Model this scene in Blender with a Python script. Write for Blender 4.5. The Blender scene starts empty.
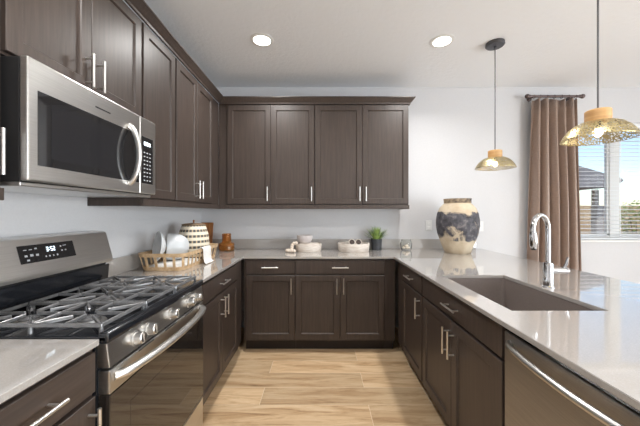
import bpy, bmesh, math, random
from mathutils import Vector, Matrix, Euler
random.seed(7)
PI = math.pi
S = bpy.context.scene
C = S.collection

# ------------------------------------------------------------------ camera
cam_d = bpy.data.cameras.new('camera')
cam = bpy.data.objects.new('camera', cam_d)
C.objects.link(cam)
cam.location = (0, 0, 1.33)
cam.rotation_euler = (PI/2, 0, 0)
cam_d.sensor_fit = 'HORIZONTAL'
cam_d.sensor_width = 36.0
cam_d.lens = 290/640*36.0
cam_d.clip_start = 0.05
S.camera = cam

# ------------------------------------------------------------------ colour management
S.view_settings.view_transform = 'Standard'
S.view_settings.look = 'None'
S.view_settings.gamma = 1
S.view_settings.use_curve_mapping = False
S.view_settings.exposure = 0.28

# ------------------------------------------------------------------ sky and sun
W = bpy.data.worlds.new('sky')
S.world = W
W.use_nodes = True
wt = W.node_tree
bg = wt.nodes['Background']
sky = wt.nodes.new('ShaderNodeTexSky')
sky.sky_type = 'NISHITA'
sky.sun_disc = False
sky.sun_elevation = math.radians(52)
sky.sun_rotation = math.radians(205)
sky.air_density = 1.0
sky.dust_density = 0.6
sky.ozone_density = 1.0
wt.links.new(sky.outputs[0], bg.inputs[0])
bg.inputs[1].default_value = 0.17
sun_d = bpy.data.lights.new('sun', 'SUN')
sun_d.energy = 1.9
sun_d.angle = math.radians(0.6)
sun_d.color = (1, .95, .88)
sun = bpy.data.objects.new('sun', sun_d)
C.objects.link(sun)
sun.rotation_euler = (math.radians(38), 0, math.radians(-25))

# area lights added to brighten the room, at made-up right-wall openings out of view
def area(name, loc, rot, sx, sy, e, col=(1, 1, 1)):
    d = bpy.data.lights.new(name, 'AREA')
    d.shape = 'RECTANGLE'; d.size = sx; d.size_y = sy; d.energy = e; d.color = col
    o = bpy.data.objects.new(name, d)
    o.location = loc; o.rotation_euler = rot
    C.objects.link(o)
    return o
area('added_fill_doors', (5.6, -2.0, 1.15), (PI/2+math.radians(15), 0, PI/2), 2.8, 2.1, 290, (.89, .95, 1))
area('added_fill_right', (5.6, 0.9, 1.3), (PI/2+math.radians(10), 0, PI/2), 1.9, 1.7, 45, (.89, .95, 1))

# ------------------------------------------------------------------ materials
def lin(r, g, b):
    f = lambda c: (c/255/12.92 if c/255 <= .04045 else ((c/255+.055)/1.055)**2.4)
    return (f(r), f(g), f(b), 1)

def mat(name, col, rough=.5, metal=0, spec=.5, **k):
    m = bpy.data.materials.new(name); m.use_nodes = True
    p = m.node_tree.nodes['Principled BSDF']
    p.inputs['Base Color'].default_value = col
    p.inputs['Roughness'].default_value = rough
    p.inputs['Metallic'].default_value = metal
    p.inputs['Specular IOR Level'].default_value = spec
    for a, v in k.items():
        p.inputs[a.replace('_', ' ')].default_value = v
    return m

def N(m, t): return m.node_tree.nodes.new(t)
def L(m, a, b): m.node_tree.links.new(a, b)
def P(m): return m.node_tree.nodes['Principled BSDF']

def coords(m, scale, rot=(0, 0, 0), kind='Object'):
    tc = N(m, 'ShaderNodeTexCoord'); mp = N(m, 'ShaderNodeMapping')
    mp.inputs['Scale'].default_value = scale
    mp.inputs['Rotation'].default_value = rot
    L(m, tc.outputs[kind], mp.inputs[0])
    return mp.outputs[0]

def noise(m, vec, scale=5, detail=4, rough=.55, dist=0):
    n = N(m, 'ShaderNodeTexNoise')
    n.inputs['Scale'].default_value = scale; n.inputs['Detail'].default_value = detail
    n.inputs['Roughness'].default_value = rough; n.inputs['Distortion'].default_value = dist
    L(m, vec, n.inputs['Vector'])
    return n.outputs['Fac']

def ramp(m, fac, stops):
    r = N(m, 'ShaderNodeValToRGB')
    e = r.color_ramp.elements
    while len(e) < len(stops): e.new(.5)
    for i, (p, c) in enumerate(stops):
        e[i].position = p; e[i].color = c
    L(m, fac, r.inputs[0])
    return r.outputs[0]

def bump(m, h, strength, dist=.001):
    b = N(m, 'ShaderNodeBump')
    b.inputs['Strength'].default_value = strength; b.inputs['Distance'].default_value = dist
    L(m, h, b.inputs['Height']); L(m, b.outputs[0], P(m).inputs['Normal'])

def noisy(name, c1, c2, scale, rough, stretch=(1, 1, 1), metal=0, bmp=0, lo=.35, hi=.65, bd=.001, **k):
    m = mat(name, c1, rough, metal, **k)
    v = coords(m, stretch)
    f = noise(m, v, scale)
    L(m, ramp(m, f, [(lo, c1), (hi, c2)]), P(m).inputs['Base Color'])
    if bmp: bump(m, f, bmp, bd)
    return m

M = {}
M['wall'] = noisy('wall_paint', lin(209, 209, 211), lin(206, 206, 208), 90, .75, bmp=.12, spec=.3)
M['ceiling'] = mat('ceiling_texture', lin(238, 240, 243), .85, spec=.2)
_v = coords(M['ceiling'], (1, 1, 1)); bump(M['ceiling'], noise(M['ceiling'], _v, 24, 5, .6), .6, .008)
M['trim'] = mat('white_trim', lin(232, 232, 230), .45)
M['wood'] = noisy('espresso_wood', lin(57, 48, 43), lin(73, 62, 56), 3.2, .42, (22, 22, 1.3), bmp=.05, lo=.3, hi=.7)
M['wood'].node_tree.nodes['Principled BSDF'].inputs['Coat Weight'].default_value = .0
M['wood_h'] = noisy('espresso_wood_crossgrain', lin(57, 48, 43), lin(73, 62, 56), 3.2, .42, (22, 1.3, 22), bmp=.05, lo=.3, hi=.7)
M['toe_kick_brown'] = mat('dark_brown_toe_kick', lin(40, 32, 29), .6)  # darker brown of the recessed toe kicks
M['steel'] = noisy('brushed_steel', (.60, .59, .57, 1), (.68, .67, .65, 1), 6, .31, (2, 1.2, 90), metal=1, bmp=.03)
M['steel_dark'] = noisy('dark_brushed_steel', (.30, .295, .295, 1), (.35, .345, .345, 1), 6, .40, (2, 1.2, 90), metal=1, bmp=.03)
M['nickel'] = mat('satin_nickel', (.74, .73, .71, 1), .34, 1)
M['chrome'] = mat('chrome', (.60, .60, .61, 1), .07, 1)
M['black_glass'] = mat('black_glass', (.012, .012, .013, 1), .04, 0, .8)
M['oven_glass'] = mat('oven_glass', (.02, .017, .015, 1), .03, 0, 1.0)
M['black_enamel'] = mat('black_enamel', (.012, .013, .016, 1), .16, 0, .6)
M['black'] = mat('black_plastic', (.015, .015, .016, 1), .45)
M['iron'] = noisy('cast_iron', (.20, .20, .205, 1), (.26, .26, .265, 1), 60, .27, bmp=.08, spec=.9, metal=.55)
M['burner'] = mat('burner_alloy', (.35, .34, .33, 1), .4, .9)
M['lcd'] = mat('display_digits', (.7, .8, .9, 1), .5)
P(M['lcd']).inputs['Emission Color'].default_value = (.8, .93, 1, 1)
P(M['lcd']).inputs['Emission Strength'].default_value = 1.6
M['print'] = mat('grey_key_print', (.42, .43, .45, 1), .5)

# quartz
m = M['quartz'] = mat('greige_quartz', lin(170, 165, 160), .06, spec=1.0)
v = coords(m, (1, 1, 1))
n1 = noise(m, v, 240, 2); 
P(m).inputs['Coat Weight'].default_value = .7; P(m).inputs['Coat Roughness'].default_value = .03; P(m).inputs['Coat IOR'].default_value = 1.6
L(m, ramp(m, n1, [(.3, lin(166, 161, 156)), (.55, lin(172, 167, 162)), (.75, lin(178, 174, 170))]), P(m).inputs['Base Color'])
M['sink'] = noisy('granite_composite', lin(112, 102, 97), lin(126, 116, 111), 260, .42)

# floor: wood-look plank tiles running across the room
m = M['floor'] = mat('oak_plank_tile', lin(190, 160, 125), .38)
v = coords(m, (1, 1, 1))
br = N(m, 'ShaderNodeTexBrick')
br.offset = .37; br.offset_frequency = 2
br.inputs['Scale'].default_value = 1
br.inputs['Brick Width'].default_value = 1.2; br.inputs['Row Height'].default_value = .2
br.inputs['Mortar Size'].default_value = .0018; br.inputs['Mortar Smooth'].default_value = .2
br.inputs['Color1'].default_value = (0, 0, 0, 1); br.inputs['Color2'].default_value = (1, 1, 1, 1)
br.inputs['Mortar'].default_value = (.5, .5, .5, 1)
mp = N(m, 'ShaderNodeMapping'); mp.inputs['Location'].default_value = (.42, .19, 0)
tc = N(m, 'ShaderNodeTexCoord'); L(m, tc.outputs['Object'], mp.inputs[0]); L(m, mp.outputs[0], br.inputs['Vector'])
# each plank shifts the grain coordinates
sep = N(m, 'ShaderNodeSeparateColor'); L(m, br.outputs['Color'], sep.inputs[0])
comb = N(m, 'ShaderNodeCombineXYZ')
mul = N(m, 'ShaderNodeMath'); mul.operation = 'MULTIPLY'; mul.inputs[1].default_value = 37.0
L(m, sep.outputs[0], mul.inputs[0]); L(m, mul.outputs[0], comb.inputs[2])
add = N(m, 'ShaderNodeVectorMath'); add.operation = 'ADD'
L(m, coords(m, (1.0, 8.5, 1)), add.inputs[0]); L(m, comb.outputs[0], add.inputs[1])
g1 = noise(m, add.outputs[0], 2.0, 8, .68, .9)
colr = ramp(m, g1, [(.24, lin(118, 86, 60)), (.38, lin(186, 152, 114)), (.54, lin(214, 184, 146)), (.78, lin(230, 206, 172))])
hsv = N(m, 'ShaderNodeHueSaturation')
mr = N(m, 'ShaderNodeMapRange'); mr.inputs['To Min'].default_value = .80; mr.inputs['To Max'].default_value = 1.12
L(m, sep.outputs[0], mr.inputs[0]); L(m, mr.outputs[0], hsv.inputs['Value']); L(m, colr, hsv.inputs['Color'])
mx = N(m, 'ShaderNodeMix'); mx.data_type = 'RGBA'
L(m, br.outputs['Fac'], mx.inputs['Factor']); L(m, hsv.outputs[0], mx.inputs['A']); mx.inputs['B'].default_value = lin(226, 206, 178)
L(m, mx.outputs['Result'], P(m).inputs['Base Color'])
bump(m, br.outputs['Fac'], -.2, .002)

def glass(name, tint=(1, 1, 1, 1), fac=.12, rough=.02):
    m = bpy.data.materials.new(name); m.use_nodes = True
    nt = m.node_tree; nt.nodes.remove(nt.nodes['Principled BSDF'])
    out = nt.nodes['Material Output']
    t = nt.nodes.new('ShaderNodeBsdfTransparent'); t.inputs[0].default_value = tint
    g = nt.nodes.new('ShaderNodeBsdfGlossy'); g.inputs['Roughness'].default_value = rough
    mx = nt.nodes.new('ShaderNodeMixShader')
    lw = nt.nodes.new('ShaderNodeLayerWeight'); lw.inputs[0].default_value = fac
    nt.links.new(lw.outputs['Fresnel'], mx.inputs[0])
    nt.links.new(t.outputs[0], mx.inputs[1]); nt.links.new(g.outputs[0], mx.inputs[2])
    nt.links.new(mx.outputs[0], out.inputs[0])
    return m
M['pane'] = glass('window_glass')
M['clear'] = glass('clear_glass', (.97, .98, .975, 1), .10)
M['amber'] = mat('amber_glass', lin(206, 142, 70), .06, spec=.7, Transmission_Weight=.8, IOR=1.3)
M['white_ceramic'] = noisy('white_ceramic', lin(212, 214, 215), lin(196, 200, 203), 12, .3)
M['whitewash'] = noisy('whitewashed_wood', lin(232, 224, 215), lin(208, 195, 182), 14, .7, (1, 1, 5), bmp=.4, bd=.003)
M['wicker'] = noisy('pale_bamboo', lin(212, 184, 148), lin(184, 150, 110), 12, .55, (3, 3, 3))
M['walnut'] = noisy('amber_wood_board', lin(166, 108, 56), lin(126, 76, 36), 5, .45, (14, 14, 1))
M['linen'] = noisy('white_linen', lin(236, 234, 230), lin(220, 217, 212), 120, .9, bmp=.2)
M['bead'] = noisy('pale_wood_bead', lin(234, 222, 208), lin(214, 196, 178), 40, .6)
M['pot'] = noisy('charcoal_pot', lin(52, 54, 58), lin(66, 68, 72), 40, .6)
M['grass_blade'] = noisy('green_blade', lin(84, 122, 48), lin(168, 190, 104), 24, .5)
M['soil'] = mat('dark_soil', lin(48, 38, 30), .9)
M['outlet'] = mat('white_plate', lin(226, 226, 224), .4)
M['gun'] = mat('gunmetal', (.10, .10, .11, 1), .4, .7)
M['cord'] = mat('grey_cord', lin(88, 88, 90), .6)
M['capwood'] = noisy('cap_wood', lin(206, 166, 112), lin(176, 132, 82), 4, .5, (1, 1, 12))
M['curtain'] = noisy('taupe_satin', lin(156, 134, 120), lin(142, 121, 108), 30, .42, (1, 1, 8), spec=.5)
P(M['curtain']).inputs['Sheen Weight'].default_value = .25
M['rod'] = mat('bronze_rod', lin(98, 84, 82), .4, .5)
M['blind'] = mat('blind_slat', lin(236, 238, 240), .45)

# lamps
def emis(name, col, s):
    m = mat(name, (1, 1, 1, 1), .5)
    P(m).inputs['Emission Color'].default_value = col; P(m).inputs['Emission Strength'].default_value = s
    return m
M['can'] = emis('lit_lens', (1, .93, .82, 1), 6)
M['bulb'] = emis('lit_bulb', (1, .88, .68, 1), 5)

# gold perforated shade
m = M['gold'] = mat('pierced_gold', lin(204, 188, 142), .34, 1)
v = coords(m, (1, 1, 1))
vo = N(m, 'ShaderNodeTexVoronoi'); vo.feature = 'DISTANCE_TO_EDGE'; vo.inputs['Scale'].default_value = 80
L(m, v, vo.inputs['Vector'])
gt = N(m, 'ShaderNodeMath'); gt.operation = 'LESS_THAN'; gt.inputs[1].default_value = .13
L(m, vo.outputs[0], gt.inputs[0])
mr = N(m, 'ShaderNodeMapRange'); mr.inputs['To Min'].default_value = .05; mr.inputs['To Max'].default_value = 1
L(m, gt.outputs[0], mr.inputs[0]); L(m, mr.outputs[0], P(m).inputs['Alpha'])

# painted vase
m = M['vase'] = mat('weathered_painted_clay', lin(206, 184, 152), .7)
v = coords(m, (1, 1, 1))
c_clay = ramp(m, noise(m, v, 9, 5), [(.3, lin(178, 158, 132)), (.6, lin(202, 187, 163))])
nv = noise(m, v, 5.2, 7, .62, .9)
sx = N(m, 'ShaderNodeSeparateXYZ'); L(m, v, sx.inputs[0])
band = ramp(m, sx.outputs[2], [(.07, (0, 0, 0, 1)), (.14, (.58, .58, .58, 1)), (.24, (.70, .70, .70, 1)), (.36, (.76, .76, .76, 1)), (.42, (.55, .55, .55, 1)), (.47, (0, 0, 0, 1))])
ad = N(m, 'ShaderNodeMath'); ad.operation = 'MULTIPLY'
L(m, nv, ad.inputs[0]); L(m, band, ad.inputs[1])
mask = ramp(m, ad.outputs[0], [(.262, (0, 0, 0, 1)), (.31, (1, 1, 1, 1))])
c_ink = ramp(m, noise(m, v, 14, 6, .7), [(.35, lin(40, 38, 42)), (.55, lin(84, 82, 88)), (.72, lin(150, 142, 136))])
mx = N(m, 'ShaderNodeMix'); mx.data_type = 'RGBA'
L(m, mask, mx.inputs['Factor']); L(m, c_clay, mx.inputs['A']); L(m, c_ink, mx.inputs['B'])
L(m, mx.outputs['Result'], P(m).inputs['Base Color']); bump(m, nv, .3, .004)

# striped woven jar: rows of light and dark woven checks
m = M['striped'] = mat('striped_weave', lin(210, 200, 180), .75)
v = coords(m, (1, 1, 1))
sx = N(m, 'ShaderNodeSeparateXYZ'); L(m, v, sx.inputs[0])
at = N(m, 'ShaderNodeMath'); at.operation = 'ARCTAN2'; L(m, sx.outputs[1], at.inputs[0]); L(m, sx.outputs[0], at.inputs[1])
def wave(src, k, off=0.):
    a = N(m, 'ShaderNodeMath'); a.operation = 'MULTIPLY_ADD'; a.inputs[1].default_value = k; a.inputs[2].default_value = off
    s = N(m, 'ShaderNodeMath'); s.operation = 'SINE'
    L(m, src, a.inputs[0]); L(m, a.outputs[0], s.inputs[0])
    return s.outputs[0]
rows = ramp(m, wave(sx.outputs[2], 2*PI/.047), [(.10, (0, 0, 0, 1)), (.2, (1, 1, 1, 1))])
chk = ramp(m, wave(at.outputs[0], 24), [(.0, lin(84, 82, 78)), (.5, lin(120, 130, 134)), (.7, lin(196, 172, 134))])
mx = N(m, 'ShaderNodeMix'); mx.data_type = 'RGBA'
L(m, rows, mx.inputs['Factor']); mx.inputs['A'].default_value = lin(230, 220, 200); L(m, chk, mx.inputs['B'])
L(m, mx.outputs['Result'], P(m).inputs['Base Color'])

# outdoors
m = M['block'] = mat('tan_block', lin(206, 182, 148), .9)
br = N(m, 'ShaderNodeTexBrick'); br.inputs['Scale'].default_value = 1
br.inputs['Brick Width'].default_value = .4; br.inputs['Row Height'].default_value = .2; br.inputs['Mortar Size'].default_value = .008
br.inputs['Color1'].default_value = lin(206, 180, 144); br.inputs['Color2'].default_value = lin(190, 164, 130); br.inputs['Mortar'].default_value = lin(150, 130, 106)
L(m, coords(m, (1, 1, 1), (PI/2, 0, 0)), br.inputs['Vector']); L(m, br.outputs[0], P(m).inputs['Base Color'])
M['gravel'] = noisy('desert_gravel', lin(186, 164, 138), lin(150, 128, 104), 30, .95)
M['roof'] = noisy('grey_roof_tile', lin(150, 148, 150), lin(124, 122, 126), 6, .8)
M['stucco'] = noisy('grey_stucco', lin(172, 168, 164), lin(156, 152, 148), 20, .9)
M['leaf'] = noisy('shrub_leaf', lin(104, 126, 62), lin(150, 158, 92), 3, .7)
M['leaf2'] = noisy('red_shrub_leaf', lin(176, 96, 84), lin(200, 150, 110), 3, .7)
M['twig'] = mat('twig', lin(96, 76, 58), .9)

# ------------------------------------------------------------------ mesh helpers
ORG = {}
class MB:
    def __init__(s): s.b = bmesh.new()
    def box(s, x0, x1, y0, y1, z0, z1, bev=0, seg=2):
        t = bmesh.new()
        r = bmesh.ops.create_cube(t, size=1)
        for v in t.verts:
            v.co = Vector(((x0+x1)/2+v.co.x*abs(x1-x0), (y0+y1)/2+v.co.y*abs(y1-y0), (z0+z1)/2+v.co.z*abs(z1-z0)))
        if bev: bmesh.ops.bevel(t, geom=list(t.edges), offset=bev, segments=seg, affect='EDGES', profile=.5)
        s.merge(t); return s
    def merge(s, t, mtx=None):
        if mtx is not None: bmesh.ops.transform(t, matrix=mtx, verts=t.verts)
        me = bpy.data.meshes.new('tmp'); t.to_mesh(me); t.free()
        s.b.from_mesh(me); bpy.data.meshes.remove(me)
    def cyl(s, p0, p1, r0, r1=None, seg=20, cap=True):
        p0 = Vector(p0); p1 = Vector(p1); r1 = r0 if r1 is None else r1
        d = p1-p0
        t = bmesh.new()
        bmesh.ops.create_cone(t, cap_ends=cap, segments=seg, radius1=r0, radius2=r1, depth=d.length)
        s.merge(t, Matrix.Translation((p0+p1)/2) @ Vector((0, 0, 1)).rotation_difference(d).to_matrix().to_4x4())
        return s
    def sph(s, c, r, seg=16, sc=(1, 1, 1)):
        t = bmesh.new()
        bmesh.ops.create_uvsphere(t, u_segments=seg, v_segments=max(6, seg//2), radius=r)
        s.merge(t, Matrix.Translation(c) @ Matrix.Diagonal((*sc, 1)))
        return s
    def tube(s, pts, r, seg=12, flat=1.0, cap=True):
        pts = [Vector(p) for p in pts]
        rs = r if isinstance(r, (list, tuple)) else [r]*len(pts)
        rings = []
        prev = None
        for i, p in enumerate(pts):
            t = (pts[min(i+1, len(pts)-1)]-pts[max(i-1, 0)]).normalized()
            if prev is None:
                a = Vector((0, 0, 1)) if abs(t.z) < .9 else Vector((1, 0, 0))
                n = t.cross(a).normalized()
            else:
                n = (prev - t*prev.dot(t)).normalized()
            prev = n; bi = t.cross(n)
            rings.append([s.b.verts.new(p+(n*math.cos(2*PI*k/seg)*flat+bi*math.sin(2*PI*k/seg))*rs[i]) for k in range(seg)])
        for a, b in zip(rings, rings[1:]):
            for k in range(seg):
                s.b.faces.new((a[k], a[(k+1) % seg], b[(k+1) % seg], b[k]))
        if cap:
            s.b.faces.new(rings[0][::-1]); s.b.faces.new(rings[-1])
        return s
    def lathe(s, prof, c=(0, 0, 0), seg=40, mtx=None):
        t = bmesh.new()
        rings = []
        for r, z in prof:
            if r < 1e-5: rings.append([t.verts.new((0, 0, z))])
            else: rings.append([t.verts.new((r*math.cos(2*PI*k/seg), r*math.sin(2*PI*k/seg), z)) for k in range(seg)])
        for a, b in zip(rings, rings[1:]):
            if len(a) == 1 and len(b) == 1: continue
            for k in range(seg):
                j = (k+1) % seg
                if len(a) == 1: t.faces.new((a[0], b[k], b[j]))
                elif len(b) == 1: t.faces.new((a[k], a[j], b[0]))
                else: t.faces.new((a[k], a[j], b[j], b[k]))
        s.merge(t, Matrix.Translation(c) @ (mtx or Matrix.Identity(4)))
        return s
    def prism(s, poly, axis, a, b, bev=0):
        """poly: 2D points; axis 'y': (x,z) extruded along y, 'z': (x,y) along z, 'x': (y,z) along x"""
        t = bmesh.new()
        f = {'y': lambda p, w: (p[0], w, p[1]), 'z': lambda p, w: (p[0], p[1], w), 'x': lambda p, w: (w, p[0], p[1])}[axis]
        A = [t.verts.new(f(p, a)) for p in poly]; B = [t.verts.new(f(p, b)) for p in poly]
        n = len(poly)
        t.faces.new(A); t.faces.new(B[::-1])
        for k in range(n): t.faces.new((A[k], B[k], B[(k+1) % n], A[(k+1) % n]))
        bmesh.ops.recalc_face_normals(t, faces=t.faces)
        if bev: bmesh.ops.bevel(t, geom=list(t.edges), offset=bev, segments=2, affect='EDGES')
        s.merge(t); return s
    def loops(s, ls, f):
        """stack of rectangular loops (u0,u1,v0,v1,w) mapped by f(u,v,w)"""
        R = [[s.b.verts.new(f(u, v, w)) for u, v in ((u0, v0), (u1, v0), (u1, v1), (u0, v1))] for (u0, u1, v0, v1, w) in ls]
        s.b.faces.new(R[0]); s.b.faces.new(R[-1])
        for a, b in zip(R, R[1:]):
            for k in range(4): s.b.faces.new((a[k], a[(k+1) % 4], b[(k+1) % 4], b[k]))
        return s
    def build(s, name, m, parent=None, smooth=False, org=None, recalc=True):
        if recalc: bmesh.ops.recalc_face_normals(s.b, faces=s.b.faces)
        o_ = ORG[parent.name] if parent else Vector(org or (0, 0, 0))
        for v in s.b.verts: v.co -= o_
        me = bpy.data.meshes.new(name); s.b.to_mesh(me); s.b.free()
        me.materials.append(m)
        if smooth:
            for p in me.polygons: p.use_smooth = True
            try: me.set_sharp_from_angle(angle=math.radians(40))
            except Exception: pass
        o = bpy.data.objects.new(name, me); C.objects.link(o)
        ORG[o.name] = o_
        if parent: o.parent = parent
        else: o.location = o_
        return o

def tag(o, label, cat, group=None):
    o['label'] = label; o['category'] = cat
    if group: o['group'] = group
    return o
def thing(name, loc, label, cat, group=None):
    o = bpy.data.objects.new(name, None); C.objects.link(o)
    o.location = loc; o.empty_display_size = .05
    ORG[o.name] = Vector(loc)
    return tag(o, label, cat, group)
def struct(name, mb, m, smooth=False):
    o = mb.build(name, m, smooth=smooth); o['kind'] = 'structure'; return o
def copy_tree(o, parent=None):
    c = o.copy(); C.objects.link(c); c.parent = parent
    ORG[c.name] = ORG[o.name]
    for ch in list(o.children): copy_tree(ch, c)
    return c

# ------------------------------------------------------------------ the room
XL, YB, ZC = -1.381, 3.37, 2.79          # left wall face, back wall face, ceiling
XR, YR = 5.4, -4.0
T = .15
WX0, WX1, WZ0, WZ1 = 2.86, 4.02, 1.016, 2.376   # window opening in the back wall
struct('floor', MB().box(XL-T, XR+T, YR-T, YB+T, -.1, 0), M['floor'])
struct('ceiling', MB().box(XL-T, XR+T, YR-T, YB+T, ZC, ZC+.12), M['ceiling'])
struct('wall_left', MB().box(XL-T, XL, YR, YB, 0, ZC), M['wall'])
b = MB()
b.box(XL-T, WX0, YB, YB+T, 0, ZC).box(WX1, XR+T, YB, YB+T, 0, ZC)
b.box(WX0, WX1, YB, YB+T, 0, WZ0).box(WX0, WX1, YB, YB+T, WZ1, ZC)
struct('wall_back', b, M['wall'])
b = MB()
b.box(XR, XR+T, YR, -3.4, 0, ZC).box(XR, XR+T, -3.4, -.6, 2.3, ZC).box(XR, XR+T, -.6, -.1, 0, ZC)
b.box(XR, XR+T, -.1, 1.9, 0, .4).box(XR, XR+T, -.1, 1.9, 2.3, ZC).box(XR, XR+T, 1.9, YB, 0, ZC)
struct('wall_right', b, M['wall'])
struct('wall_rear', MB().box(XL-T, XR+T, YR-T, YR, 0, ZC), M['wall'])
b = MB()
for y in (-3.4, -2.03, -.66): b.box(XR+.05, XR+.1, y, y+.06, .0, 2.3)
b.box(XR+.05, XR+.1, -3.4, -.6, 0, .06).box(XR+.05, XR+.1, -3.4, -.6, 2.24, 2.3)
struct('added_door_1', b, M['trim'])  # unseen sliding doors, added as the opening for the side fill light
b = MB()
for y in (-.1, .87, 1.84): b.box(XR+.05, XR+.1, y, y+.06, .4, 2.3)
b.box(XR+.05, XR+.1, -.1, 1.9, .4, .46).box(XR+.05, XR+.1, -.1, 1.9, 2.24, 2.3)
struct('added_window_2', b, M['trim'])  # unseen window, added for the second side fill light
# window in the back wall
b = MB()
y0, y1 = YB+.085, YB+.14
fw = .045
b.box(WX0, WX1, y0, y1, WZ0, WZ0+fw, .004).box(WX0, WX1, y0, y1, WZ1-fw, WZ1, .004)
b.box(WX0, WX0+fw, y0, y1, WZ0, WZ1, .004).box(WX1-fw, WX1, y0, y1, WZ0, WZ1, .004)
XM = 3.505
b.box(XM-.056, XM+.056, y0-.004, y1, WZ0, WZ1, .004)
for a, c in ((WX0+fw, XM-.056), (XM+.056, WX1-fw)):
    b.box(a, a+.02, y0+.01, y1-.01, WZ0+fw, WZ1-fw).box(c-.02, c, y0+.01, y1-.01, WZ0+fw, WZ1-fw)
    b.box(a, c, y0+.01, y1-.01, WZ0+fw, WZ0+fw+.02).box(a, c, y0+.01, y1-.01, WZ1-fw-.02, WZ1-fw)
win = struct('window_1', b, M['trim'])
pane = MB().box(WX0+fw, WX1-fw, YB+.11, YB+.116, WZ0+fw, WZ1-fw).build('window_pane', M['pane'], win)
struct('trim_1', MB().box(WX0-.02, WX1+.02, YB-.022, YB+.085, WZ0-.022, WZ0, .005), M['trim'])
b = MB().box(1.9, XR, YB-.014, YB, 0, .1, .003)
struct('baseboard_back', b, M['trim'])
struct('baseboard_right', MB().box(XR-.014, XR, -.55, YB-.014, 0, .1, .003), M['trim'])

# ------------------------------------------------------------------ cabinetry helpers
def fmap(side, plane):
    if side == 'back': return lambda u, v, w: (u, plane-w, v)
    if side == 'left': return lambda u, v, w: (plane+w, u, v)
    return lambda u, v, w: (plane-w, u, v)
def front(side, plane, u0, u1, v0, v1, parent, name, shaker=True, m=None, t=.02):
    f = fmap(side, plane)
    e = .0022
    ls = [(u0, u1, v0, v1, .0006), (u0, u1, v0, v1, t-e), (u0+e, u1-e, v0+e, v1-e, t)]
    if shaker:
        r = .055
        ls += [(u0+r, u1-r, v0+r, v1-r, t), (u0+r+.004, u1-r-.004, v0+r+.004, v1-r-.004, t-.004), (u0+r+.007, u1-r-.007, v0+r+.007, v1-r-.007, t-.010)]
    return MB().loops(ls, f).build(name, m or M['wood'], parent)
def pull(side, plane, u, v, length, vert, parent, t=.02):
    """bar pull with two posts, on a front whose face is at plane + t"""
    f = fmap(side, plane)
    b = MB(); w0 = t-.002; w1 = t+.034; r = .0058
    h = length/2; q = h-.022
    if vert:
        b.cyl(f(u, v-h, w1), f(u, v+h, w1), r, seg=14)
        for s in (-q, q): b.cyl(f(u, v+s, w0), f(u, v+s, w1), .0045, seg=12)
    else:
        b.cyl(f(u-h, v, w1), f(u+h, v, w1), r, seg=14)
        for s in (-q, q): b.cyl(f(u+s, v, w0), f(u+s, v, w1), .0045, seg=12)
    return b.build('handle', M['nickel'], parent, smooth=True)

ZT = .8955                     # top of base carcass
DR0, DR1 = .752, .880          # drawer front
DO0, DO1 = .128, .737          # door
def base_cab(side, face, back, u0, u1, label, fillers=(), open_top=False):
    """face: carcass front plane; back: carcass back plane"""
    org = {'back': ((u0+u1)/2, (face+back)/2, 0), 'left': ((face+back)/2, (u0+u1)/2, 0), 'right': ((face+back)/2, (u0+u1)/2, 0)}[side]
    t = thing('base_cabinet', org, label, 'cabinet')
    f = fmap(side, face)
    d = abs(face-back)
    def bx(b, ua, ub, va, vb, wa, wb, bev=0):
        p = f(ua, va, wa); q = f(ub, vb, wb)
        b.box(min(p[0], q[0]), max(p[0], q[0]), min(p[1], q[1]), max(p[1], q[1]), va, vb, bev)
    b = MB()
    if open_top:
        bx(b, u0, u1, .11, ZT, 0, -.018); bx(b, u0, u0+.016, .11, ZT, -.018, -d); bx(b, u1-.016, u1, .11, ZT, -.018, -d)
        bx(b, u0+.016, u1-.016, .11, .126, -.018, -d)
    else:
        bx(b, u0, u1, .11, ZT, 0, -d)
    for a, c in fillers: bx(b, a, c, .11, ZT, 0, -.03)
    b.build('carcass', M['wood'], t)
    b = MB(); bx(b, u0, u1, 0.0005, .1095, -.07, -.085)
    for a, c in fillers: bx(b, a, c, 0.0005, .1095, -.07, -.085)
    b.build('toe_kick', M['toe_kick_brown'], t)
    return t
def drawer(side, face, u0, u1, t, handle=None, z0=DR0, z1=DR1, m=None):
    o = front(side, face, u0, u1, z0, z1, t, 'drawer', False, m or M['wood'])
    if handle: pull(side, face, handle, (z0+z1)/2, .155, False, o)
    return o
def door(side, face, u0, u1, t, z0=DO0, z1=DO1, hu=None, hz=None):
    o = front(side, face, u0, u1, z0, z1, t, 'door')
    if hu is not None: pull(side, face, hu, hz, .15, True, o)
    return o

XF = -.747                     # left base face plane (fronts stand 2 cm proud)
YF = 2.770                     # back base face plane
XP = .742                      # peninsula face plane
G = .0025
BZ = .64                       # handle centre on base doors
# left, nearer than the range
t = base_cab('left', XF, XL+.002, .50, .951, 'dark brown base cabinet at the left edge, under the short counter before the range')
drawer('left', XF, .512, .940, t, .72, m=M['wood_h']); door('left', XF, .512, .940, t, hu=.912, hz=BZ)
t = base_cab('left', XF, XL+.002, .04, .498, 'dark brown base cabinet nearest the viewer, first of the left run')
drawer('left', XF, .05, .488, t, .27, m=M['wood_h']); door('left', XF, .05, .488, t, hu=.08, hz=BZ)
# left, between range and corner
t = base_cab('left', XF, XL+.002, 1.745, 2.585, 'dark brown base cabinet just beyond the range, wide drawer over two doors', fillers=((2.587, 2.748),))
drawer('left', XF, 1.757, 2.573, t, 2.165)
door('left', XF, 1.757, 2.1635, t, hu=2.130, hz=BZ); door('left', XF, 2.1665, 2.573, t, hu=2.200, hz=BZ)
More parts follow.
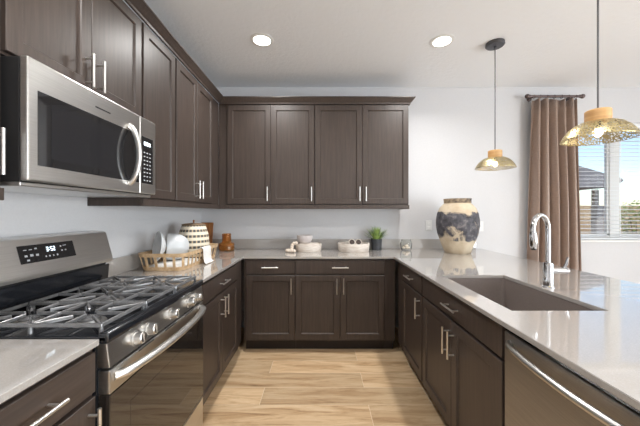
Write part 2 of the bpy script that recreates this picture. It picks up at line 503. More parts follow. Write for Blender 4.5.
# back run
K = YF/290.
bx0, bx1, bx2 = (246.2-320)*K, (295.2-320)*K, (384.6-320)*K
t = base_cab('back', YF, YB-.002, bx0, bx1-.0005, 'narrow dark brown base cabinet on the back wall, one drawer over a single door', fillers=((XF+.024, bx0-.002),))
drawer('back', YF, bx0+.004, bx1-.004, t, (bx0+bx1)/2); door('back', YF, bx0+.004, bx1-.004, t, hu=bx1-.034, hz=BZ)
t = base_cab('back', YF, YB-.002, bx1+.0005, bx2, 'wide dark brown base cabinet on the back wall, one drawer over a pair of doors', fillers=((bx2+.002, XP-.024),))
mid = (bx1+bx2)/2
drawer('back', YF, bx1+.004, bx2-.004, t, mid)
door('back', YF, bx1+.004, mid-.002, t, hu=mid-.032, hz=BZ); door('back', YF, mid+.002, bx2-.004, t, hu=mid+.032, hz=BZ)
# peninsula
t = base_cab('right', XP, 1.325, 2.058, 2.56, 'dark brown peninsula cabinet nearest the back corner, one drawer over one door', fillers=((2.562, 2.748),))
drawer('right', XP, 2.066, 2.552, t, 2.31); door('right', XP, 2.066, 2.552, t, hu=2.100, hz=BZ)
t = base_cab('right', XP, 1.325, 1.142, 2.056, 'dark brown two-door sink cabinet of the peninsula, right beside the dishwasher', open_top=True)
drawer('right', XP, 1.152, 2.046, t, 1.575)
door('right', XP, 1.152, 1.597, t, hu=1.566, hz=.615); door('right', XP, 1.601, 2.046, t, hu=1.632, hz=.615)
b = MB().box(XP-.02, 1.325, .488, .518, .0005, ZT, .001)
tag(b.build('end_panel', M['wood'], org=(1.0, .5, 0)), 'dark brown panel closing the near end of the peninsula beside the dishwasher', 'panel')
b = MB().box(1.332, 1.42, .46, YB, 0, .8955)
struct('wall_peninsula', b, M['wall'])

# ------------------------------------------------------------------ worktops
def slab(xs, ys, inside, z0, z1, bev=.0018):
    t = bmesh.new()
    nx, ny = len(xs)-1, len(ys)-1
    V = {}
    def vert(i, j, k):
        if (i, j, k) not in V: V[(i, j, k)] = t.verts.new((xs[i], ys[j], (z0, z1)[k]))
        return V[(i, j, k)]
    ok = lambda i, j: 0 <= i < nx and 0 <= j < ny and inside((xs[i]+xs[i+1])/2, (ys[j]+ys[j+1])/2)
    for i in range(nx):
        for j in range(ny):
            if not ok(i, j): continue
            for k in (0, 1): t.faces.new([vert(*p, k) for p in ((i, j), (i+1, j), (i+1, j+1), (i, j+1))])
            for (di, dj, a, c) in ((-1, 0, (i, j), (i, j+1)), (1, 0, (i+1, j), (i+1, j+1)), (0, -1, (i, j), (i+1, j)), (0, 1, (i, j+1), (i+1, j+1))):
                if not ok(i+di, j+dj): t.faces.new((vert(*a, 0), vert(*c, 0), vert(*c, 1), vert(*a, 1)))
    bmesh.ops.recalc_face_normals(t, faces=t.faces)
    if bev:
        es = [e for e in t.edges if len(e.link_faces) == 2 and e.calc_face_angle(0) > .5]
        bmesh.ops.bevel(t, geom=es, offset=bev, segments=2, affect='EDGES')
    b = MB(); b.merge(t); return b
CZ0, CZ1 = .8966, .9166
XE, YE, XPE, XPB = -.724, 2.744, .6975, 1.864
SX0, SX1, SY0, SY1 = .813, 1.222, 1.228, 1.93
xs = [XL+.001, XE, XPE, SX0, SX1, XPB]; ys = [.47, SY0, 1.742, SY1, YE, YB-.001]
def inside(x, y):
    if x < XE: return y > 1.742
    if x < XPE: return y > YE
    return not (SX0 < x < SX1 and SY0 < y < SY1)
# (left run starts past the range; the sink opening is cut out)
t = thing('countertop', (0, 3.0, CZ0), 'greige quartz worktop running in a U from the range round to the peninsula', 'countertop')
slab(sorted(xs), sorted(ys), inside, CZ0, CZ1).build('worktop', M['quartz'], t)
b = MB().box(XL+.021, 1.80, YB-.021, YB-.001, CZ1+.0002, 1.028, .0015)
b.box(XL+.001, XL+.021, 1.742, YB-.001, CZ1+.0002, 1.028, .0015)
b.build('backsplash', M['quartz'], t)
t = thing('countertop', (-1.05, .6, CZ0), 'short pale quartz worktop at the left edge, nearer than the range', 'countertop')
MB().box(XL+.001, XE, .03, .952, CZ0, CZ1, .0018).build('worktop', M['quartz'], t)
MB().box(XL+.001, XL+.021, .03, .952, CZ1+.0002, 1.028, .0015).build('backsplash', M['quartz'], t)

# sink
t = thing('kitchen_sink', ((SX0+SX1)/2, (SY0+SY1)/2, .68), 'grey-brown undermount sink basin set into the peninsula worktop', 'sink')
def rr(x0, x1, y0, y1, r, n=6):
    out = []
    for cx, cy, a0 in ((x1-r, y1-r, 0), (x0+r, y1-r, PI/2), (x0+r, y0+r, PI), (x1-r, y0+r, 3*PI/2)):
        for k in range(n+1):
            a = a0+PI/2*k/n; out.append((cx+r*math.cos(a), cy+r*math.sin(a)))
    return out
b = MB()
lv = []
for (off, z, r) in ((.014, CZ0-.001, .03), (.014, .672, .03), ):
    lv.append([b.b.verts.new((x, y, z)) for x, y in rr(SX0-off, SX1+off, SY0-off, SY1+off, r)])
inn = []
for (off, z, r) in ((.001, CZ0-.001, .02), (-.006, .70, .03), (-.012, .688, .03), (-.03, .683, .03)):
    inn.append([b.b.verts.new((x, y, z)) for x, y in rr(SX0-off, SX1+off, SY0-off, SY1+off, r)])
n = len(lv[0])
seq = [lv[1], lv[0]]+inn
for A, B in zip(seq, seq[1:]):
    for k in range(n): b.b.faces.new((A[k], A[(k+1) % n], B[(k+1) % n], B[k]))
b.b.faces.new(lv[1]); b.b.faces.new(inn[-1])
b.build('basin', M['sink'], t)
cx, cy = 1.06, 1.58
MB().lathe([(0, .6845), (.03, .6845), (.034, .688), (.045, .6895), (.05, .6835)], (cx, cy, 0)).build('drain', M['chrome'], t, smooth=True)

# faucet
FX, FY = 1.274, 1.62
t = thing('faucet', (FX, FY, CZ1), 'chrome gooseneck pull-down faucet standing behind the sink', 'faucet')
MB().lathe([(0, CZ1+.0003), (.029, CZ1+.0003), (.029, CZ1+.006), (.0245, CZ1+.010), (.0235, CZ1+.13), (.019, CZ1+.138), (0, CZ1+.138)], (FX, FY, 0)).build('faucet_body', M['chrome'], t, smooth=True)
d = Vector((-.80, -.42, 0)).normalized()
base = Vector((FX, FY, 0)); R = .078
pts = [base+Vector((0, 0, CZ1+.13)), base+Vector((0, 0, 1.10)), base+Vector((0, 0, 1.20))]
zc = 1.318-R
for k in range(0, 17):
    a = PI*k/16*1.06
    pts.append(base+d*(R-R*math.cos(a))+Vector((0, 0, zc+R*math.sin(a))))
MB().tube(pts, .0125, 16).build('spout', M['chrome'], t, smooth=True)
e = pts[-1]; dn = (pts[-1]-pts[-2]).normalized()
h = MB().tube([e-dn*.004, e+dn*.012, e+dn*.03, e+dn*.07, e+dn*.085], [.0135, .0175, .0185, .0185, .015], 18).build('spray_head', M['chrome'], t, smooth=True)
MB().tube([e+dn*.0845, e+dn*.092], [.013, .0125], 16).build('nozzle', M['black'], h, smooth=True)
hz = 1.008
lev = MB().cyl((FX+.02, FY, hz), (FX+.10, FY, hz), .017, seg=20)
lev.cyl((FX+.098, FY, hz), (FX+.106, FY, hz), .019, seg=20)
lev.tube([(FX+.088, FY, hz+.01), (FX+.096, FY-.004, hz+.035), (FX+.106, FY-.008, hz+.075)], [.009, .0075, .0065], 12)
lev.build('lever_handle', M['chrome'], t, smooth=True)

# ------------------------------------------------------------------ dishwasher
DY0, DY1 = .523, 1.136
t = thing('dishwasher', (1.0, .83, 0), 'dark stainless dishwasher with bowed bar handle in the peninsula', 'dishwasher')
MB().box(XP+.01, 1.32, DY0+.004, DY1-.004, .03, .888).build('tub_casing', M['black'], t)
MB().box(XP+.05, XP+.075, DY0+.004, DY1-.004, .0005, .1).build('toe_kick', M['black'], t)
dd = MB().box(XP-.022, XP+.009, DY0+.003, DY1-.003, .105, .872, .004).build('door', M['steel_dark'], t)
MB().box(XP-.016, XP+.009, DY0+.003, DY1-.003, .8735, .888, .001).build('control_strip', M['black_glass'], t)
pts = []
for k in range(25):
    s = k/24; yy = DY0+.035+(DY1-DY0-.07)*s
    pts.append((XP-.022-.046*min(1, math.sin(PI*s)**.5 if 0 < s < 1 else 0)-.002, yy, .838))
MB().tube(pts, [.011]*25, 14).build('handle', M['steel'], dd, smooth=True)

# ------------------------------------------------------------------ range
RY0, RY1 = .9555, 1.738
RC = (RY0+RY1)/2
t = thing('gas_range', (-1.04, RC, 0), 'stainless steel gas range with black cooktop on the left run', 'range')
b = MB().prism([(-1.37, .0005), (-.80, .0005), (-.80, .05), (-.738, .06), (-.738, .905), (-1.37, .905)], 'y', RY0, RY1)
b.build('body', M['black_enamel'], t)
b = MB().box(-1.30, -.705, RY0, RY1, .9052, .922, .004)
b.box(-.735, -.698, RY0, RY1, .896, .934, .008, 3)
b.build('cooktop', M['black_enamel'], t, smooth=True)
MB().prism([(-.7375, .8955), (-.706, .8955), (-.696, .815), (-.7375, .815)], 'y', RY0+.004, RY1-.004, .002).build('control_panel', M['steel'], t)
for y in (1.105, 1.19, 1.372, 1.555, 1.64):
    nx = Vector((1, 0, .125)).normalized()
    p = Vector((-.7020, y, .853))
    k_ = MB()
    k_.cyl(p, p+nx*.006, .030, seg=28); k_.cyl(p+nx*.006, p+nx*.030, .024, .0215, seg=28); k_.cyl(p+nx*.030, p+nx*.033, .0215, .018, seg=28)
    ko = k_.build('control_knob', M['steel'], t, smooth=True)
    q = p+nx*.033
    MB().box(q.x-.002, q.x+.003, y-.0025, y+.0025, q.z-.016, q.z+.016, .001).build('knob_grip', M['steel'], ko)
# oven door
od = MB().box(-.7375, -.697, RY0+.006, RY1-.006, .726, .806, .004).build('oven_door', M['steel'], t)
MB().box(-.7375, -.6965, RY0+.006, RY1-.006, .243, .7255, .003).build('door_glass', M['oven_glass'], od)
MB().box(-.7, -.6960, RY0+.11, RY1-.11, .33, .64, .001).build('oven_window', M['oven_glass'], od)
pts = []
for k in range(31):
    s = k/30; yy = RY0+.03+(RY1-RY0-.06)*s
    bow = 0 if k in (0, 30) else (math.sin(PI*s)**.45)
    pts.append((-.699+.056*bow, yy, .776))
MB().tube(pts, [.014]*31, 14, 1.25).build('handle', M['nickel'], od, smooth=True)
for grp in range(3):
    y = RY0+.16+grp*.19
    vb = MB()
    for zz in (.8115, .800): vb.box(-.70, -.6955, y, y+.10, zz-.0022, zz+.0022)
    vb.build('vent_slot', M['black'], od)
MB().box(-.7375, -.698, RY0+.006, RY1-.006, .062, .236, .004).build('warming_drawer', M['steel'], t)
# backguard
bgd = MB().prism([(-1.372, .905), (-1.262, .905), (-1.252, 1.03), (-1.372, 1.03)], 'y', RY0+.004, RY1-.012, .003).build('back_riser', M['black_enamel'], t)
bgd = MB().prism([(-1.372, 1.045), (-1.236, 1.045), (-1.236, 1.062), (-1.278, 1.216), (-1.300, 1.222), (-1.372, 1.222)], 'y', RY0, RY1-.004, .003).build('backguard', M['steel'], t)
MB().box(-1.372, -1.27, RY0+.01, RY1-.02, 1.0305, 1.0445).build('vent_gap', M['black'], t)
# display on the sloping face
nrm = Vector((.154, 0, .042)).normalized(); up = Vector((-.042, 0, .154)).normalized()
def face_pt(y, z, off):
    s = (z-1.062)/(1.216-1.062)
    return Vector((-1.236-.042*s, y, z))+nrm*off
def face_quad(b, y0, y1, z0, z1, o0, o1):
    A = [face_pt(y, z, o0) for y, z in ((y0, z0), (y1, z0), (y1, z1), (y0, z1))]
    B = [face_pt(y, z, o1) for y, z in ((y0, z0), (y1, z0), (y1, z1), (y0, z1))]
    va = [b.b.verts.new(p) for p in A]; vb = [b.b.verts.new(p) for p in B]
    b.b.faces.new(va); b.b.faces.new(vb[::-1])
    for k in range(4): b.b.faces.new((va[k], va[(k+1) % 4], vb[(k+1) % 4], vb[k]))
b = MB(); face_quad(b, 1.212, 1.486, 1.113, 1.189, -.002, .0015)
disp = b.build('display_panel', M['black_glass'], t)
SEG = {'3': 'abgcd', '5': 'afgcd', '2': 'abged'}
b = MB()
y = 1.337
for ch in '3:52':
    if ch == ':':
        for zz in (1.158, 1.168): face_quad(b, y, y+.003, zz, zz+.003, .001, .0022)
        y += .007; continue
    w, h, s_ = .0095, .020, .0026
    z0 = 1.153
    R_ = {'a': (0, w, h-s_, h), 'd': (0, w, 0, s_), 'g': (0, w, h/2-s_/2, h/2+s_/2), 'b': (w-s_, w, h/2, h), 'c': (w-s_, w, 0, h/2), 'f': (0, s_, h/2, h), 'e': (0, s_, 0, h/2)}
    for q in SEG[ch]:
        a0, a1, c0, c1 = R_[q]; face_quad(b, y+a0, y+a1, z0+c0, z0+c1, .001, .0022)
    y += .0135
b.build('clock_digits', M['lcd'], disp)
b = MB()
for (yy, zz, w, h) in [(1.234, 1.168, .014, .003), (1.258, 1.168, .014, .003), (1.284, 1.169, .010, .006),
                       (1.234, 1.140, .012, .008), (1.258, 1.140, .014, .010), (1.284, 1.140, .012, .008), (1.240, 1.122, .012, .007),
                       (1.325, 1.128, .006, .007), (1.343, 1.128, .006, .007), (1.362, 1.128, .006, .007), (1.382, 1.128, .007, .008),
                       (1.408, 1.166, .008, .006), (1.424, 1.170, .018, .003), (1.410, 1.146, .008, .006), (1.430, 1.146, .008, .006)]:
    b = MB(); face_quad(b, yy, yy+w, zz, zz+h, .001, .0020); b.build('key_mark', M['print'], disp)
# burners and grates
gx0, gx1 = -1.225, -.732
burn = [(-.865, 1.085, .036), (-1.09, 1.085, .03), (-.865, RY1-.13, .030), (-1.09, RY1-.13, .026), (-.978, RC, .04)]
for x, y, r in burn:
    bb = MB().lathe([(0, .9215), (r+.02, .9215), (r+.018, .926), (r+.004, .928), (r+.003, .934), (0, .934)], (x, y, 0), 28).build('burner', M['burner'], t, smooth=True)
    MB().lathe([(0, .9342), (r, .9342), (r+.001, .938), (r-.006, .942), (0, .9425)], (x, y, 0), 28).build('burner_cap', M['iron'], bb, smooth=True)
gz0, gz1 = .945, .958
def bar(b, x0, y0, x1, y1, w=.010, z0=gz0, z1=gz1):
    d = Vector((x1-x0, y1-y0, 0)); ln = d.length; d.normalize(); n_ = Vector((-d.y, d.x, 0))
    t_ = bmesh.new(); bmesh.ops.create_cube(t_, size=1)
    for v in t_.verts: v.co = Vector((v.co.x*ln, v.co.y*w*(1 if v.co.z < 0 else .7), v.co.z*(z1-z0)))
    bmesh.ops.bevel(t_, geom=list(t_.edges), offset=.0018, segments=1, affect='EDGES')
    mtx = Matrix((( d.x, n_.x, 0, (x0+x1)/2), (d.y, n_.y, 0, (y0+y1)/2), (0, 0, 1, (z0+z1)/2), (0, 0, 0, 1)))
    b.merge(t_, mtx)
wid = (RY1-RY0-.03)/3
for i in range(3):
    y0 = RY0+.015+i*wid+.002; y1 = y0+wid-.004; ym = (y0+y1)/2
    b = MB()
    for a, c in ((y0+.006, y0+.006), (y1-.006, y1-.006)): bar(b, gx0, a, gx1, c, .013)
    for x in (gx0+.006, gx1-.006): bar(b, x, y0, x, y1, .013)
    xm = (gx0+gx1)/2
    cs = [(-.865, ym), (-1.09, ym)] if i != 1 else [(-.978, ym)]
    if i != 1: bar(b, xm, y0, xm, y1, .011)
    else:
        for x in (-1.11, -.846): bar(b, x, y0, x, y1, .011)
    for (cx, cy) in cs:
        rr_ = .022; 
        xa = gx1 if cx > xm+.01 else xm; xb = xm if cx > xm+.01 else gx0
        if i == 1: xa, xb = gx1, gx0
        bar(b, cx, y0, cx, cy-rr_); bar(b, cx, y1, cx, cy+rr_)
        bar(b, xa, cy, cx+rr_, cy); bar(b, xb, cy, cx-rr_, cy)
        for sx_, sy_ in ((1, 1), (1, -1), (-1, 1), (-1, -1)):
            ex = (xa if sx_ > 0 else xb) if i != 1 else (-.846 if sx_ > 0 else -1.11)
            ey = y1 if sy_ > 0 else y0
            bar(b, ex-sx_*.004, ey-sy_*.004, cx+sx_*.036, cy+sy_*.036)
    for x in (gx0+.008, xm, gx1-.008):
        for y in (y0+.008, y1-.008):
            b.cyl((x, y, .9222), (x, y, gz0+.003), .007, seg=10)
    b.build('grate', M['iron'], t)

# ------------------------------------------------------------------ upper cabinets
UF = -1.070                    # left upper face plane
UYF = 3.062                    # back upper face plane
UZ0, UZ1 = 1.414, 2.482
UD0, UD1 = 1.424, 2.464
HZ = 1.528
def upper_cab(side, face, back, u0, u1, z0, label):
    org = {'back': ((u0+u1)/2, (face+back)/2, z0), 'left': ((face+back)/2, (u0+u1)/2, z0)}[side]
    t = thing('wall_cabinet', org, label, 'cabinet')
    if side == 'left': MB().box(back, face, u0, u1, z0, UZ1).build('carcass', M['wood'], t)
    else: MB().box(u0, u1, face, back, z0, UZ1).build('carcass', M['wood'], t)
    return t
xb = XL+.002
t = upper_cab('left', UF, xb, .500, .9615, UZ0, 'dark brown wall cabinet at the left edge, nearer than the microwave')
door('left', UF, .508, .954, t, UD0, UD1, .930, HZ)
t = upper_cab('left', UF, xb, .963, 1.7165, 1.866, 'short dark brown two-door wall cabinet directly above the microwave')
door('left', UF, .970, 1.3335, t, 1.876, UD1, 1.302, 1.970); door('left', UF, 1.3365, 1.708, t, 1.876, UD1, 1.368, 1.970)
t = upper_cab('left', UF, xb, 1.719, 2.115, UZ0, 'single-door dark brown wall cabinet just beyond the microwave')
door('left', UF, 1.728, 2.106, t, UD0, UD1)
t = upper_cab('left', UF, xb, 2.117, 3.056, UZ0, 'two-door dark brown wall cabinet on the left wall next to the corner')
door('left', UF, 2.126, 2.487, t, UD0, UD1, 2.455, HZ); door('left', UF, 2.491, 2.852, t, UD0, UD1, 2.523, HZ)
K2 = (UYF-.02)/290
ub = [(226.8-320)*K2, (314.6-320)*K2, (409-320)*K2]
t = upper_cab('back', UYF, YB-.002, ub[0], ub[1]-.0005, UZ0, 'two-door dark brown wall cabinet on the back wall, left one beside the corner')
mid = (270.7-320)*K2
door('back', UYF, ub[0]+.004, mid-.0015, t, UD0, UD1, mid-.032, HZ); door('back', UYF, mid+.0015, ub[1]-.004, t, UD0, UD1, ub[1]-.032, HZ)
MB().box(UF+.003, ub[0]-.0006, UYF, UYF+.03, UZ0, UZ1).build('corner_filler', M['wood'], t)
t = upper_cab('back', UYF, YB-.002, ub[1]+.0005, ub[2], UZ0, 'two-door dark brown wall cabinet on the back wall, right one ending the run')
mid = (362.3-320)*K2
door('back', UYF, ub[1]+.004, mid-.0015, t, UD0, UD1, mid-.030, HZ); door('back', UYF, mid+.0015, ub[2]-.004, t, UD0, UD1, mid+.036, HZ)
# crown moulding: profile swept along left run, mitred at the corner, along the back run, returned to the wall
prof = [(0, 2.468), (.012, 2.468), (.014, 2.482), (.022, 2.490), (.034, 2.506), (.046, 2.520), (.052, 2.524), (.052, 2.534), (0, 2.534)]
path = [((UF+.021, .45), (1, 0)), ((UF+.021, UYF-.021), (1, -1)), ((ub[2]+.001, UYF-.021), (1, -1)), ((ub[2]+.001, YB-.002), (1, 0))]
b = MB(); rings = []
for (x, y), (ox, oy) in path:
    rings.append([b.b.verts.new((x+ox*o, y+oy*o, z)) for o, z in prof])
n = len(prof)
for A, B in zip(rings, rings[1:]):
    for k in range(n): b.b.faces.new((A[k], A[(k+1) % n], B[(k+1) % n], B[k]))
b.b.faces.new(rings[0]); b.b.faces.new(rings[-1])
tag(b.build('crown_moulding', M['wood'], org=(UF, UYF, 2.468)), 'dark brown crown moulding along the top of all the wall cabinets', 'moulding')
b = MB()
b.box(UF-.0, UF+.024, 1.719, UYF-.026, 1.372, UZ0-.0005, .002).box(UF+.0, ub[2]+.004, UYF-.024, UYF, 1.372, UZ0-.0005, .002)
b.box(xb, UF, 1.719, 1.737, 1.372, UZ0-.0005, .001).box(ub[2]-.016, ub[2]+.004, UYF, YB-.002, 1.372, UZ0-.0005, .001)
tag(b.build('light_rail', M['wood'], org=(UF, UYF, 1.372)), 'dark brown light rail trim under the wall cabinets beyond the microwave', 'moulding')
b = MB().box(UF, UF+.024, .50, .9615, 1.372, UZ0-.0005, .002)
tag(b.build('light_rail', M['wood'], org=(UF, .7, 1.372)), 'dark brown light rail trim under the wall cabinet at the left edge', 'moulding')

# ------------------------------------------------------------------ microwave
MY0, MY1, MZ0, MZ1 = .964, 1.715, 1.436, 1.856
t = thing('microwave', (-1.17, RC, MZ0), 'stainless over-the-range microwave with dark glass door and curved handle', 'microwave')
MB().box(XL+.003, -1.001, MY0+.002, MY1-.002, MZ0, MZ1-.002, .003).build('body', M['black'], t)
MB().box(-1.34, -1.0, MY0+.002, MY1-.002, MZ0-.016, MZ0-.0005, .003).build('vent_base', M['steel'], t)
md = MB().box(-1.0, -.972, MY0, 1.566, MZ0+.002, MZ1, .006, 3).build('door', M['steel'], t)
MB().box(-.975, -.9708, MY0+.034, 1.556, 1.494, 1.752, .001).build('door_glass', M['black_glass'], md)
MB().box(-.9715, -.9702, MY0+.085, 1.43, 1.525, 1.722).build('window_mesh', mat('window_mesh', (.016, .016, .018, 1), .08, 0, .5), md)
MB().box(-.975, -.9712, 1.255, 1.345, 1.788, 1.794).build('vent_slot', M['black'], md)
pts = []
for k in range(21):
    s = k/20; zz = 1.478+.30*s
    pts.append((-.973+.052*(math.sin(PI*s)**.6 if 0 < k < 20 else 0), 1.478, zz))
MB().tube(pts, .014, 14, .8).build('handle', M['nickel'], md, smooth=True)
cp = MB().box(-1.0, -.972, 1.5675, MY1, MZ0+.002, MZ1, .005, 3).build('control_panel', M['steel'], t)
kp = MB().box(-.975, -.9708, 1.578, 1.685, 1.494, 1.752, .001).build('keypad', M['black_glass'], t)
for r in range(8):
    for c in range(3): MB().box(-.9712, -.9702, 1.597+c*.026, 1.611+c*.026, 1.508+r*.022, 1.514+r*.022).build('key_mark', M['print'], kp)
MB().box(-.9712, -.9700, 1.60, 1.66, 1.705, 1.725).build('clock_display', M['lcd'], kp)

# ------------------------------------------------------------------ lamps: recessed lights and pendants
def can_light(x, y, label, e):
    t = thing('recessed_light', (x, y, ZC), label, 'light', 'recessed ceiling lights')
    MB().lathe([(.074, ZC-.0006), (.098, ZC-.0006), (.098, ZC-.004), (.078, ZC-.009), (.072, ZC-.007), (.072, ZC-.0008)], (x, y, 0), 36).build('trim_ring', M['trim'], t, smooth=True)
    MB().lathe([(0, ZC-.0008), (.071, ZC-.0008), (.071, ZC-.006), (0, ZC-.006)], (x, y, 0), 36).build('lens', M['can'], t)
    d = bpy.data.lights.new('downlight', 'AREA'); d.shape = 'DISK'; d.size = .13; d.energy = e; d.color = (1, .985, .965); d.spread = math.radians(150)
    o = bpy.data.objects.new('downlight', d); o.location = (x, y, ZC-.012); C.objects.link(o)
CE = 12.5
can_light(-.489, 2.447, 'round recessed ceiling light over the aisle, nearer the left cabinets', CE)
can_light(1.035, 2.46, 'round recessed ceiling light over the peninsula side, right of the other', CE)
can_light(-.489, .75, 'added recessed ceiling light above the range side, unseen above the frame', CE)  # extra downlight out of view, added for brightness
can_light(1.035, .75, 'added recessed ceiling light above the sink side, unseen above the frame', CE)  # likewise added out of view to brighten the sink side

t = thing('pendant_lamp', (1.503, 2.49, ZC), 'gold pierced dome pendant lamp farther away, hanging left of the curtain', 'lamp', 'gold pendant lamps over the peninsula')
px, py = 1.503, 2.49
MB().lathe([(0, ZC-.0006), (.072, ZC-.0006), (.074, ZC-.022), (.066, ZC-.030), (.012, ZC-.032), (.010, ZC-.044), (0, ZC-.044)], (px, py, 0), 36).build('canopy', M['gun'], t, smooth=True)
MB().cyl((px, py, ZC-.04), (px, py, 1.862), .0042, seg=10).build('cord', M['cord'], t)
MB().lathe([(0, 1.866), (.050, 1.866), (.054, 1.862), (.054, 1.806), (.0, 1.806)], (px, py, 0), 36).build('shade_cap', M['capwood'], t, smooth=True)
prof = [(.052, 1.8055), (.075, 1.802), (.100, 1.790), (.124, 1.768), (.142, 1.742), (.151, 1.722), (.156, 1.714)]
b = MB().lathe(prof, (px, py, 0), 64); sh = b.build('shade', M['gold'], t, smooth=True)
so = sh.modifiers.new('thick', 'SOLIDIFY'); so.thickness = .0008
bl = MB().sph((px, py, 1.752), .021, 18, (1, 1, 1.15)).build('bulb', M['bulb'], t, smooth=True)
MB().cyl((px, py, 1.770), (px, py, 1.8058), .014, seg=16).build('lamp_holder', M['gun'], t, smooth=True)
t2 = copy_tree(t); t2.location = (1.452, 1.515, ZC)
t2['label'] = 'gold pierced dome pendant lamp nearer the viewer, hanging in front of the window'
for x, y in ((px, py), (1.452, 1.515)):
    d = bpy.data.lights.new('pendant_glow', 'POINT'); d.energy = .4; d.color = (1, .9, .76); d.shadow_soft_size = .025
    o = bpy.data.objects.new('pendant_glow', d); o.location = (x, y, 1.722); C.objects.link(o)

# ------------------------------------------------------------------ curtain, rod, blind
RZ, RYY = 2.648, 3.275
t = thing('curtain_rod', (2.65, RYY, RZ), 'short bronze curtain rod with ball finials beside the window', 'curtain rod')
MB().cyl((2.37, RYY, RZ), (2.935, RYY, RZ), .013, seg=16).build('rod', M['rod'], t, smooth=True)
for x, s in ((2.37, -1), (2.935, 1)):
    MB().cyl((x-s*.004, RYY, RZ), (x+s*.014, RYY, RZ), .017, seg=16).sph((x+s*.03, RYY, RZ), .025, 18).build('finial', M['rod'], t, smooth=True)
for x in (2.425, 2.88):
    MB().cyl((x, RYY, RZ), (x, YB-.0005, RZ), .007, seg=10).cyl((x, YB-.012, RZ), (x, YB-.0005, RZ), .024, seg=18).build('bracket', M['rod'], t, smooth=True)
for k in range(7):
    x = 2.405+k*.081+(.012 if k in (0, ) else 0)
    b = MB(); ring = []
    b.tube([(x, RYY+.019*math.cos(2*PI*j/20), RZ-.006+.019*math.sin(2*PI*j/20)) for j in range(21)], .003, 8)
    b.build('curtain_ring', M['rod'], t, smooth=True)
b = MB(); cols = 150; rows = 14
ztop, zbot = RZ-.027, .012
G_ = []
for i in range(rows+1):
    v = i/rows; z = ztop+(zbot-ztop)*v
    xa = 2.388+(2.338-2.388)*min(1, v*1.3); xe = 2.902+(2.948-2.902)*min(1, v*1.3)
    row = []
    for j in range(cols+1):
        u = j/cols
        ph = 2*PI*5.5*(u+.012*math.sin(5*u+3*v)*v)
        amp = .024+.030*min(1, v*2.2)
        y = RYY-.004+amp*math.sin(ph)+.008*math.sin(ph*2.3+1+v)*min(1, v*2)
        dz = -.010*(1-v)**8*(1-math.cos(2*PI*7*u)) if v < .3 else 0
        row.append(b.b.verts.new((xa+(xe-xa)*u+.008*math.cos(ph)*v, y, z+dz)))
    G_.append(row)
for i in range(rows):
    for j in range(cols): b.b.faces.new((G_[i][j], G_[i][j+1], G_[i+1][j+1], G_[i+1][j]))
cu = b.build('curtain', M['curtain'], smooth=True, org=(2.65, RYY, 0), recalc=False)
so = cu.modifiers.new('thick', 'SOLIDIFY'); so.thickness = .003
tag(cu, 'pleated taupe brown satin curtain hanging at the left side of the window', 'curtain')

t = thing('window_blind', ((WX0+WX1)/2, YB+.04, WZ0), 'white horizontal slat blind, slats open, in the window on the back wall', 'blind')
MB().box(WX0+.006, WX1-.006, YB+.006, YB+.066, WZ1-.055, WZ1-.002, .004).build('headrail', M['blind'], t)
b = MB()
z = WZ0+.045; tilt = math.radians(6)
while z < WZ1-.07:
    t_ = bmesh.new(); bmesh.ops.create_cube(t_, size=1)
    for v in t_.verts: v.co = Vector((v.co.x*(WX1-WX0-.02), v.co.y*.046, v.co.z*.003))
    b.merge(t_, Matrix.Translation(((WX0+WX1)/2, YB+.037, z)) @ Matrix.Rotation(tilt, 4, 'X'))
    z += .0445
b.build('slats', M['blind'], t)
MB().box(WX0+.01, WX1-.01, YB+.014, YB+.06, WZ0+.004, WZ0+.022, .003).build('bottom_rail', M['blind'], t)
for x in (WX0+.13, XM, WX1-.13):
    MB().box(x-.003, x+.003, YB+.0115, YB+.0130, WZ0+.012, WZ1-.05).build('ladder_cord', M['blind'], t)

# outlets
def outlet(x, z, label):
    t = thing('outlet_plate', (x, YB, z), label, 'outlet')
    MB().box(x-.037, x+.037, YB-.006, YB-.0003, z-.058, z+.058, .002).build('plate', M['outlet'], t)
    for dz in (-.026, .026): MB().box(x-.016, x+.016, YB-.008, YB-.0055, z+dz-.017, z+dz+.017, .002).build('socket', M['trim'], t)
outlet(1.262, 1.185, 'white wall outlet plate just left of the big painted vase')
outlet(1.86, 1.175, 'white wall outlet plate just right of the big painted vase')

# ------------------------------------------------------------------ things on the worktop
Z0 = CZ1+.0004
# big painted vase
vx, vy = 1.43, 3.02
t = thing('painted_vase', (vx, vy, Z0), 'large weathered cream vase with a smoky black landscape band', 'vase')
H = .56
vp = [(0, 0), (.118, 0), (.126, .008), (.140, .05), (.168, .12), (.194, .20), (.208, .28), (.208, .34), (.196, .41), (.172, .465), (.142, .50), (.128, .512), (.128, .545), (.133, H), (.122, H), (.116, .545), (.116, .51), (.12, .50), (0, .42)]
MB().lathe([(r, Z0+z) for r, z in vp], (vx, vy, 0), 64).build('vase_body', M['vase'], t, smooth=True)
# fluted dark collar at the rim
MB().lathe([(.129, Z0+.516), (.131, Z0+.518), (.131, Z0+.540), (.1345, Z0+.5605), (.1325, Z0+.5605), (.129, Z0+.545)], (vx, vy, 0), 64).build('rim_band', noisy('sooty_rim', lin(70, 60, 54), lin(190, 168, 138), 8, .8, lo=.45, hi=.6), t, smooth=True)

